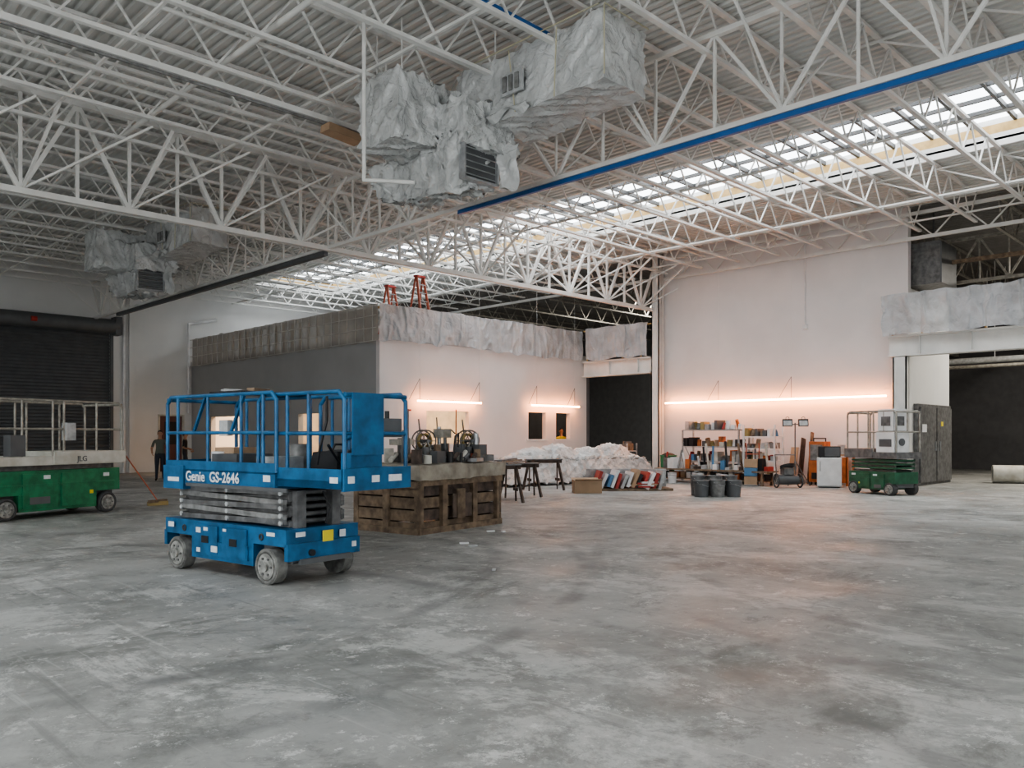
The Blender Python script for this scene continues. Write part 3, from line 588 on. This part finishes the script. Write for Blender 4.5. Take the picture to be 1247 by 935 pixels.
reel('hose_reel',(8.95,11.15,1.14),R(75)); reel('hose_reel.001',(9.85,11.0,1.14),R(75))

# ---------------------------------------------------------------- sawhorses
def sawhorse(name,loc,rz,L=1.1,h=0.9,k='dwood'):
    b=B(); b.bx(-L/2,L/2,-0.05,0.05,h-0.09,h,k); b.bx(-L/2,L/2,-0.12,0.12,h,h+0.03,'grey')
    for x in(-L/2+0.12,L/2-0.12):
        for s in(-1,1): b.bar((x,s*0.04,h-0.03),(x+(0.1 if x>0 else -0.1),s*0.32,0.0),0.04,0.08,k)
        b.bar((x,-0.2,h*0.35),(x,0.2,h*0.35),0.02,0.08,k)
    return b.build(name,loc,rz)
sawhorse('sawhorse',(13.4,13.8,0),R(-30),1.0,0.88); sawhorse('sawhorse.001',(15.0,14.7,0),R(-30),1.0,0.85); sawhorse('sawhorse.002',(17.3,16.0,0),R(-30),1.1,0.88)
b=B()
for i in range(3): b.box((0.05*i,0.12*i-0.1,0.015+0.03*i),(1.9,0.2,0.03),'owood' if i%2 else 'grey',rz=0.03*i)
b.build('plank_stack',(14.2,14.25,0.915),R(30))
b=B(); b.wrapped(-2.9,2.9,-0.6,0.6,0.03,0.92,'plastw',0.07,0.05,flare=0.22,seed=4,ridge=0.08,rf=2.0,mod=lambda v:Vector((v.x,v.y,v.z-(0.10*max(0,abs(v.y)-0.35)/0.25+0.12*max(0,abs(v.x)-2.5)/0.4)*(v.z>0.8))))
for (x,h) in((-2.0,0.12),(-0.9,0.24),(0.6,0.14),(1.8,0.28)): b.wrapped(x-0.55,x+0.55,-0.4,0.4,0.75,0.98+h,'plastw',0.07,0.05,flare=0.45,seed=x,ridge=0.06,rf=2.0,mod=lambda v,x=x:Vector((v.x,v.y,v.z-(0.12*(abs(v.x-x)/0.55)**2+0.08*(abs(v.y)/0.4)**2)*(v.z>0.9))))
b.build('plastic_covered_table',(20.9,17.9,0.06),R(-4))
b=B()
for x in(-0.6,0.6):
    for y in(-0.35,0.35): b.bx(x-0.03,x+0.03,y-0.03,y+0.03,0,0.95,'white')
b.bx(-0.7,0.7,-0.42,0.42,0.95,1.0,'white'); b.bx(-0.6,0.6,-0.35,0.35,0.3,0.33,'lgrey'); b.bx(-0.4,0.1,-0.2,0.2,1.0,1.2,'lgrey'); b.cyl((0.4,0,1.0),(0.4,0,1.25),0.12,'metal')
b.build('utility_table',(16.2,17.9,0),R(0))
b=B(); b.bx(-0.38,0.38,-0.25,0.25,0,0.36,'card')
b.box((0,-0.3,0.37),(0.76,0.18,0.01),'card',rx=-0.3); b.box((0,0.3,0.37),(0.76,0.18,0.01),'card',rx=0.3); b.bx(-0.38,0.38,-0.02,0.02,0.36,0.362,'cream'); b.build('cardboard_box',(17.35,14.4,0),R(-40))
b=B(); random.seed(11)
for i in range(13):
    k=['red','white','bluegrey','wlabel','red','lgrey','white','card','black','red','white','red','lgrey'][i]; x=-0.95+i*0.15
    b.box((x,random.uniform(-0.1,0.1),0.30+random.uniform(-.03,.05)),(0.09,0.75,0.45+random.uniform(-.1,.1)),k,rz=random.uniform(-.1,.1),ry=0.35+random.uniform(-.1,.1))
for i in range(5): b.box((0.2+0.1*i,-0.35,0.12+0.03*i),(0.7,0.12,0.05),['red','white','card','red','wlabel'][i],rz=0.15*i-0.3)
b.bx(-1.1,1.2,-0.45,0.45,0,0.07,'owood'); b.bx(-1.2,1.2,0.42,0.5,0,0.6,'lgrey')
b.build('stacked_flooring_packs',(19.1,14.25,0),R(-42))

def bucket(name,loc,r,h,k,kr='black'):
    b=B(); b.cyl((0,0,0),(0,0,h),r*0.86,k,20,r,caps=False); b.cyl((0,0,0.0),(0,0,0.02),r*0.86,k,20); b.torus((0,0,h),(0,0,1),r,0.015,kr,20,6); b.torus((0,0,h*0.8),(0,0,1),r*0.98,0.01,kr,20,6)
    b.cyl((0,0,h*0.86),(0,0,h*0.88),r*0.95,'lgrey',20)
    b.path([(-r,0,h*0.9),(-r*0.7,-r*0.75,h*0.75),(0,-r*1.05,h*0.65),(r*0.7,-r*0.75,h*0.75),(r,0,h*0.9)],0.006,'metal',6)
    return b.build(name,loc)
for i,(x,y,r,h,k) in enumerate(((18.33,11.35,.2,.42,'steeld'),(18.63,11.05,.2,.43,'mgrey'),(18.93,10.75,.2,.42,'steeld'),(18.68,11.67,.2,.52,'grey'),(18.98,11.37,.2,.52,'mgrey'),(19.28,11.07,.2,.52,'grey'))):
    bucket('grout_bucket' if i==0 else 'grout_bucket.%03d'%i,(x,y,0),r,h,k,'grey')

# ---------------------------------------------------------------- stuff along east wall
def shelf(name,loc,L,D,H,levels,seed,k='metal',hm=0.36):
    random.seed(seed); b=B()
    for x in(-L/2,L/2):
        for y in(-D/2,D/2): b.bx(x-0.025,x+0.025,y-0.025,y+0.025,0,H,k)
        b.bar((x,-D/2,H*0.3),(x,D/2,H*0.8),0.02,0.02,k)
    for z in levels:
        b.bx(-L/2,L/2,-D/2,D/2,z-0.02,z+0.02,k)
        x=-L/2+0.06
        while x<L/2-0.08:
            w=random.uniform(0.09,0.2); h=random.uniform(0.14,hm); kk=random.choice(['white','lgrey','cream','mgrey','bluegrey','black','metal','orange','card','steeld','owood','wlabel','grey','red','rope'])
            if random.random()<0.5: b.cyl((x+w/2,random.uniform(-.12,.12),z+0.02),(x+w/2,random.uniform(-.05,.05),z+0.02+h*0.8),w*0.48,kk,14)
            else: b.box((x+w/2,random.uniform(-.1,.1),z+0.02+h/2),(w*0.9,D*0.6,h),kk,rz=random.uniform(-.2,.2))
            x+=w+random.uniform(0.0,0.02)
    return b.build(name,loc,R(90))
shelf('supply_shelf',(24.8,14.8,0),2.2,0.7,1.78,(0.25,0.7,1.2,1.78),5,hm=0.42)
shelf('wire_rack',(24.8,13.0,0),1.1,0.6,1.95,(0.3,0.75,1.15,1.55),9,'white',0.38)
shelf('supply_shelf.001',(24.9,18.75,0),0.6,0.6,1.3,(0.15,0.6,1.0),12)
b=B()
for y in(-1.9,0,1.9): b.bx(-0.35,-0.27,y-0.04,y+0.04,0,0.42,'owood'); b.bx(0.27,0.35,y-0.04,y+0.04,0,0.42,'owood')
b.bx(-0.4,0.4,-2.1,2.1,0.42,0.47,'owood'); b.bx(-0.3,0.3,-2.0,2.0,0.12,0.16,'owood')
random.seed(21)
for i in range(36):
    y=-1.98+i*0.114; h=random.uniform(0.15,0.95); k=random.choice(['black','lgrey','white','dwood','card','bluegrey','orange','cream','grey','owood','mgrey','red'])
    (b.cyl((random.uniform(-.2,.2),y,0.47),(random.uniform(-.1,.1),y+random.uniform(-.15,.15),0.47+h),0.035,k,12) if i%2 else b.box((random.uniform(-.15,.15),y,0.47+h*0.25),(0.3,0.14,h*0.5),k,rz=random.uniform(-.4,.4)))
    if i%2: b.box((0,y,0.26),(0.35,0.16,0.2),random.choice(['card','black','white','orange']))
b.build('low_plank_bench',(23.7,14.2,0),0)
# two-wheeled hand truck loaded with crates
b=B()
for s in(-1,1):
    b.path([(0,s*0.2,0.1),(0.1,s*0.2,1.2),(0.0,s*0.2,1.35)],0.018,'redladder'); b.torus((0.08,s*0.27,0.14),(0,1,0),0.11,0.03,'rubber',18,8)
for z in(0.4,0.7,1.0): b.bar((0.04,-0.2,z),(0.04,0.2,z),0.02,0.03,'redladder')
b.bx(-0.35,0.02,-0.22,0.22,0.02,0.04,'metal')
for i,k in enumerate(('card','bluegrey','card')): b.bx(-0.33,-0.02,-0.2,0.2,0.045+i*0.27,0.30+i*0.27,k)
b.build('loaded_hand_truck',(23.6,12.75,0),R(20))
for i,(x,y,r,h,k) in enumerate(((24.3,16.5,.17,.4,'white'),(24.7,16.2,.17,.4,'white'),(23.3,16.6,.15,.34,'orange'),(22.9,15.3,.15,.34,'white'),(22.8,14.2,.15,.34,'white'),(22.9,13.4,.15,.34,'lgrey'),(22.5,13.0,.15,.34,'orange'),(22.9,15.8,.15,.34,'bluegrey'))):
    bucket('paint_bucket' if i==0 else 'paint_bucket.%03d'%i,(x,y,0),r,h,k,'lgrey')
b=B(); b.cyl((0,0,0),(0,0,0.85),0.26,'green',20,0.3,caps=False); b.cyl((0,0,0),(0,0,0.02),0.26,'green',20); b.torus((0,0,0.85),(0,0,1),0.3,0.02,'green'); b.ball((0,0,0.82),(0.27,0.27,0.14),'black'); b.build('waste_bin',(25.2,17.0,0))
b=B()
for i,(y,h,k,w) in enumerate(((0,1.5,'dwood',0.3),(0.3,1.2,'card',0.25),(-0.3,1.7,'owood',0.2))):
    b.bar((0,y,0.01),(0.3,y,h),w,0.03,k)
b.build('leaning_boards',(25.45,12.05,0))
b=B()
for i in range(3):
    t=i*2.094+0.4; b.cyl((0.45*math.cos(t),0.45*math.sin(t),0.0),(0,0,0.8),0.016,'steeld',8)
b.cyl((0,0,0.5),(0,0,2.0),0.02,'steeld',8); b.bar((-0.02,-0.35,1.95),(-0.02,0.35,1.95),0.03,0.03,'steeld')
for y in(-0.24,0.24):
    b.box((-0.05,y,2.0),(0.1,0.30,0.22),'black',ry=0.3); b.box((-0.105,y,1.985),(0.02,0.25,0.17),'lgrey',ry=0.3); b.torus((-0.05,y,2.14),(1,0,0),0.05,0.01,'steeld',12,5)
b.build('tripod_work_light',(24.5,11.75,0),R(35))
b=B(); b.cyl((-0.1,-0.3,0.25),(-0.1,0.35,0.25),0.15,'steeld',18)
for s,y in((-1,0.38),(-1,-0.36)):
    b.torus((-0.15,y,0.22),(0,1,0),0.2,0.025,'rubber',24,8)
    for i in range(4): t=i*math.pi/4; b.bar((-0.15+0.19*math.cos(t),y,0.22+0.19*math.sin(t)),(-0.15-0.19*math.cos(t),y,0.22-0.19*math.sin(t)),0.01,0.01,'metal')
for i in range(3): b.torus((-0.05,0.0,0.62+i*0.03),(0.3,0.1,1),0.2,0.02,'black',20,6)
b.path([(0,-0.3,0.2),(0.1,-0.32,1.0),(0.1,0.32,1.0),(0,0.3,0.2)],0.018,'grey'); b.bx(-0.2,0.1,-0.15,0.15,0.4,0.6,'grey'); b.build('air_compressor',(23.4,11.5,0),R(50))
b=B(); b.bx(-0.25,0.25,-0.25,0.25,0.1,1.4,'orange'); b.bx(-0.27,-0.25,-0.2,0.2,0.8,1.3,'mgrey'); b.bx(-0.28,-0.25,-0.15,0.15,0.2,0.4,'black')
for x in(-0.18,0.18):
    for y in(-0.22,0.18): b.cyl((x,y,0.06),(x,y+0.05,0.06),0.06,'rubber')
b.path([(0,-0.2,1.4),(0,-0.2,1.5),(0,0.2,1.5),(0,0.2,1.4)],0.02,'black'); b.build('orange_heater_cabinet',(25.4,11.35,0),bevel=0.02)
b=B(); b.bx(-0.33,0.33,-0.35,0.35,0.03,0.92,'white'); b.bx(-0.38,-0.34,-0.34,0.34,0.06,0.9,'white'); b.bx(-0.41,-0.38,0.25,0.28,0.5,0.82,'lgrey'); b.bx(-0.3,0.3,-0.3,0.3,0,0.03,'black'); b.build('mini_fridge',(24.5,10.65,0),R(25),bevel=0.015)
b=B(); b.bx(-0.25,0.25,-0.32,0.32,0.01,0.34,'black'); b.bx(-0.27,-0.25,-0.3,0.12,0.03,0.31,'steeld'); b.bx(-0.27,-0.25,0.14,0.3,0.03,0.31,'black'); b.bx(-0.29,-0.27,0.11,0.13,0.05,0.29,'grey')
for x in(-0.2,0.2):
    for y in(-0.25,0.25): b.cyl((x,y,0),(x,y,0.015),0.02,'black',8)
b.build('microwave_oven',(24.5,10.65,0.922),R(25),bevel=0.01)
b=B()
for x in(-0.25,0.25):
    for y in(-0.28,0.28): b.bx(x-0.03,x+0.03,y-0.03,y+0.03,0,0.95,'orange')
b.bx(-0.3,0.3,-0.32,0.32,0.95,1.0,'card'); b.bx(-0.28,-0.25,-0.28,0.28,0.1,0.9,'orange'); b.cyl((0,0,1.0),(0,0,1.3),0.12,'lgrey'); b.build('orange_tool_cabinet',(25.55,10.7,0))
def ladder(name,loc,rz,h=2.4):
    b=B()
    for s in(-1,1):
        b.bar((s*0.28,-0.45,0),(s*0.18,-0.02,h),0.035,0.09,'redladder'); b.bar((s*0.28,0.45,0),(s*0.18,0.02,h),0.03,0.07,'redladder')
    for i in range(1,8):
        t=i/8; x=0.28-0.1*t; b.bar((-x,-0.45+0.43*t,h*t),(x,-0.45+0.43*t,h*t),0.07,0.03,'metal')
        if i%2: b.bar((-x,0.45-0.43*t,h*t),(x,0.45-0.43*t,h*t),0.025,0.025,'metal')
    b.bx(-0.22,0.22,-0.1,0.1,h-0.03,h+0.03,'red'); b.bar((-0.25,-0.3,h*0.4),(-0.25,0.3,h*0.4),0.02,0.02,'metal'); b.bar((0.25,-0.3,h*0.4),(0.25,0.3,h*0.4),0.02,0.02,'metal')
    return b.build(name,loc,rz)
ladder('step_ladder',(18.1,22.8,4.9),R(10),2.4); ladder('step_ladder.001',(18.5,25.1,4.9),R(10),2.4)
b=B(); b.cyl((0,0,0.1),(-0.92,-0.35,1.3),0.014,'redladder',8); b.box((0,0,0.1),(0.45,0.1,0.06),'owood',rz=0.3); b.wrapped(-0.22,0.22,-0.05,0.05,0.0,0.09,'rope',0.006,0.03); b.build('push_broom',(7.25,18.65,0.008))
b=B(); random.seed(5)
for (x,y) in((7.8,8.6),(7.9,8.9),(9.2,9.7),(9.3,9.5),(6.6,6.9)):
    b.box((x,y,0.012),(random.uniform(.06,.16),random.uniform(.03,.08),0.02),random.choice(['wlabel','black','lgrey']),rz=random.uniform(0,3))
b.build('floor_litter')

# ---------------------------------------------------------------- people
def skinmesh(verts,edges,rad,root,sub=2):
    me=bpy.data.meshes.new('s'); me.from_pydata(verts,edges,[]); o=bpy.data.objects.new('s',me); bpy.context.scene.collection.objects.link(o)
    sk=o.modifiers.new('skin','SKIN'); sv=me.skin_vertices[0].data
    for i,r in enumerate(rad): sv[i].radius=(r if isinstance(r,tuple) else (r,r)); sv[i].use_root=(i==root)
    ss=o.modifiers.new('sub','SUBSURF'); ss.levels=sub; ss.render_levels=sub
    dg=bpy.context.evaluated_depsgraph_get(); ev=bpy.data.meshes.new_from_object(o.evaluated_get(dg))
    V=[v.co.copy() for v in ev.vertices]; F=[tuple(p.vertices) for p in ev.polygons]
    bpy.data.objects.remove(o); bpy.data.meshes.remove(ev); return V,F
def person(name,loc,rz,shirt,h=1.75,step=0.0,bend=0.0):
    b=B()
    v=[(0,0,.95),(0,.01,1.12),(0,.0,1.33),(0,.01,1.46),(0,0,1.54),(0,-.015,1.63),(0,-.01,1.70)]
    r=[(.15,.115),(.135,.10),(.165,.115),(.085,.07),(.052,.055),(.075,.09),(.07,.085)]
    e=[(0,1),(1,2),(2,3),(3,4),(4,5),(5,6)]
    hands=[]
    for s in(-1,1):
        i=len(v); el=(s*.27,.05,1.14); wr=(s*.26,-.06-bend*.3,.90+bend*.35)
        v+=[(s*.18,0,1.42),el,wr,(s*.255,-.085-bend*.33,.84+bend*.36)]; r+=[(.062,.06),(.043,.043),(.028,.03),(.022,.036)]
        e+=[(2,i),(i,i+1),(i+1,i+2),(i+2,i+3)]; hands.append((s,Vector(wr),Vector(v[-1])))
        i=len(v); st=s*step
        v+=[(s*.095,0,.88),(s*.105,-.03+st*.5,.50),(s*.115,.03+st,.10),(s*.13,-.05+st,.05),(s*.14,-.14+st,.035)]; r+=[(.098,.105),(.062,.068),(.042,.045),(.045,.04),(.04,.03)]
        e+=[(0,i),(i,i+1),(i+1,i+2),(i+2,i+3),(i+3,i+4)]
    V,F=skinmesh(v,e,r,0)
    o=len(b.v); b.v+=[tuple(x) for x in V]
    for f in F:
        c=sum((V[k] for k in f),Vector())/len(f)
        if c.z<0.11: k='shoe'
        elif c.z<0.98 and abs(c.x)<0.215: k='jeans'
        elif c.z>1.475: k='skin'
        elif c.z>1.20 or abs(c.x)<0.19: k=shirt
        else: k='skin'
        b.f.append(tuple(o+a for a in f)); b.m.append(b.mi(k)); b.sm.append(True)
    for s,wr,pm in hands:
        d=(pm-wr).normalized()
        fw=Vector((0,1,0))-d*d.y; fw.normalize(); inn=Vector((-s,0,0))
        for j,(ln,off) in enumerate(((.072,-.027),(.082,-.009),(.076,.009),(.06,.026))):
            p=pm+fw*off+d*0.01; q=p+d*ln*.5+inn*.004; t=q+d*ln*.35+inn*.018; u=t+d*ln*.15+inn*.018
            V,F=skinmesh([p,q,t,u],[(0,1),(1,2),(2,3)],[.0095,.0085,.008,.0065],0,1); b.add(V,F,'skin',True)
        p=wr.lerp(pm,.6)-fw*.02; q=p-fw*.03+d*.03+inn*.01; t=q+d*.03-fw*.005+inn*.008
        V,F=skinmesh([p,q,t],[(0,1),(1,2)],[.012,.010,.008],0,1); b.add(V,F,'skin',True)
    b.ball((0,-.005,1.665),(.076,.095,.115),'skin',20,14,lambda q:Vector((q.x*(1-0.22*max(0,-q.z)/.115),q.y,q.z)))
    b.ball((0,.012,1.70),(.083,.098,.098),'hair',18,12,lambda q:Vector((q.x,max(q.y,-.075) if q.z<0.04 else q.y,q.z if q.y>-.02 else max(q.z,0.035))))
    b.ball((0,-.103,1.655),(.014,.02,.022),'skin',8,6); b.bx(-.024,.024,-.098,-.092,1.610,1.618,'lip')
    for s in(-1,1):
        b.ball((s*.03,-.088,1.675),(.013,.01,.008),'eye',8,6); b.ball((s*.079,0,1.665),(.012,.022,.032),'skin',8,6); b.bx(s*.03-.016,s*.03+.016,-.1,-.09,1.695,1.70,'hair')
    mz=min(q[2] for q in b.v); b.v=[(q[0],q[1],q[2]-mz) for q in b.v]
    ob=b.build(name,loc,rz); ob.scale=(h/1.79,)*3; return ob
person('worker_person',(11.35,29.0,0),R(-20),'shirt',1.78,0.04,0.35)
person('worker_person.001',(13.6,32.2,0),R(60),'shirt2',1.74,0.12,0.5)
person('worker_person.002',(25.15,22.25,0),R(-30),'vest',1.9,0.0,0.2)
b=B(); b.bx(-0.8,0.8,-0.4,0.4,0.72,0.76,'owood')
for x in(-0.75,0.75):
    for y in(-0.35,0.35): b.bx(x-0.03,x+0.03,y-0.03,y+0.03,0,0.72,'steeld')
b.build('office_desk',(23.2,24.5,0))

# ---------------------------------------------------------------- world + camera
w=bpy.data.worlds.new('world'); bpy.context.scene.world=w; w.use_nodes=True
w.node_tree.nodes['Background'].inputs[0].default_value=(0.7,0.8,0.95,1); w.node_tree.nodes['Background'].inputs[1].default_value=0.6
cam=bpy.data.cameras.new('camera'); cam.sensor_width=36; cam.lens=980/1247*36; cam.shift_y=62.5/1247; cam.clip_end=200
co=bpy.data.objects.new('camera',cam); co.location=(0,0,1.6); co.rotation_euler=(R(90),0,R(-45)); bpy.context.scene.collection.objects.link(co); bpy.context.scene.camera=co
vs=bpy.context.scene.view_settings; vs.view_transform='AgX'; vs.look='AgX - Medium High Contrast'; vs.exposure=0.0
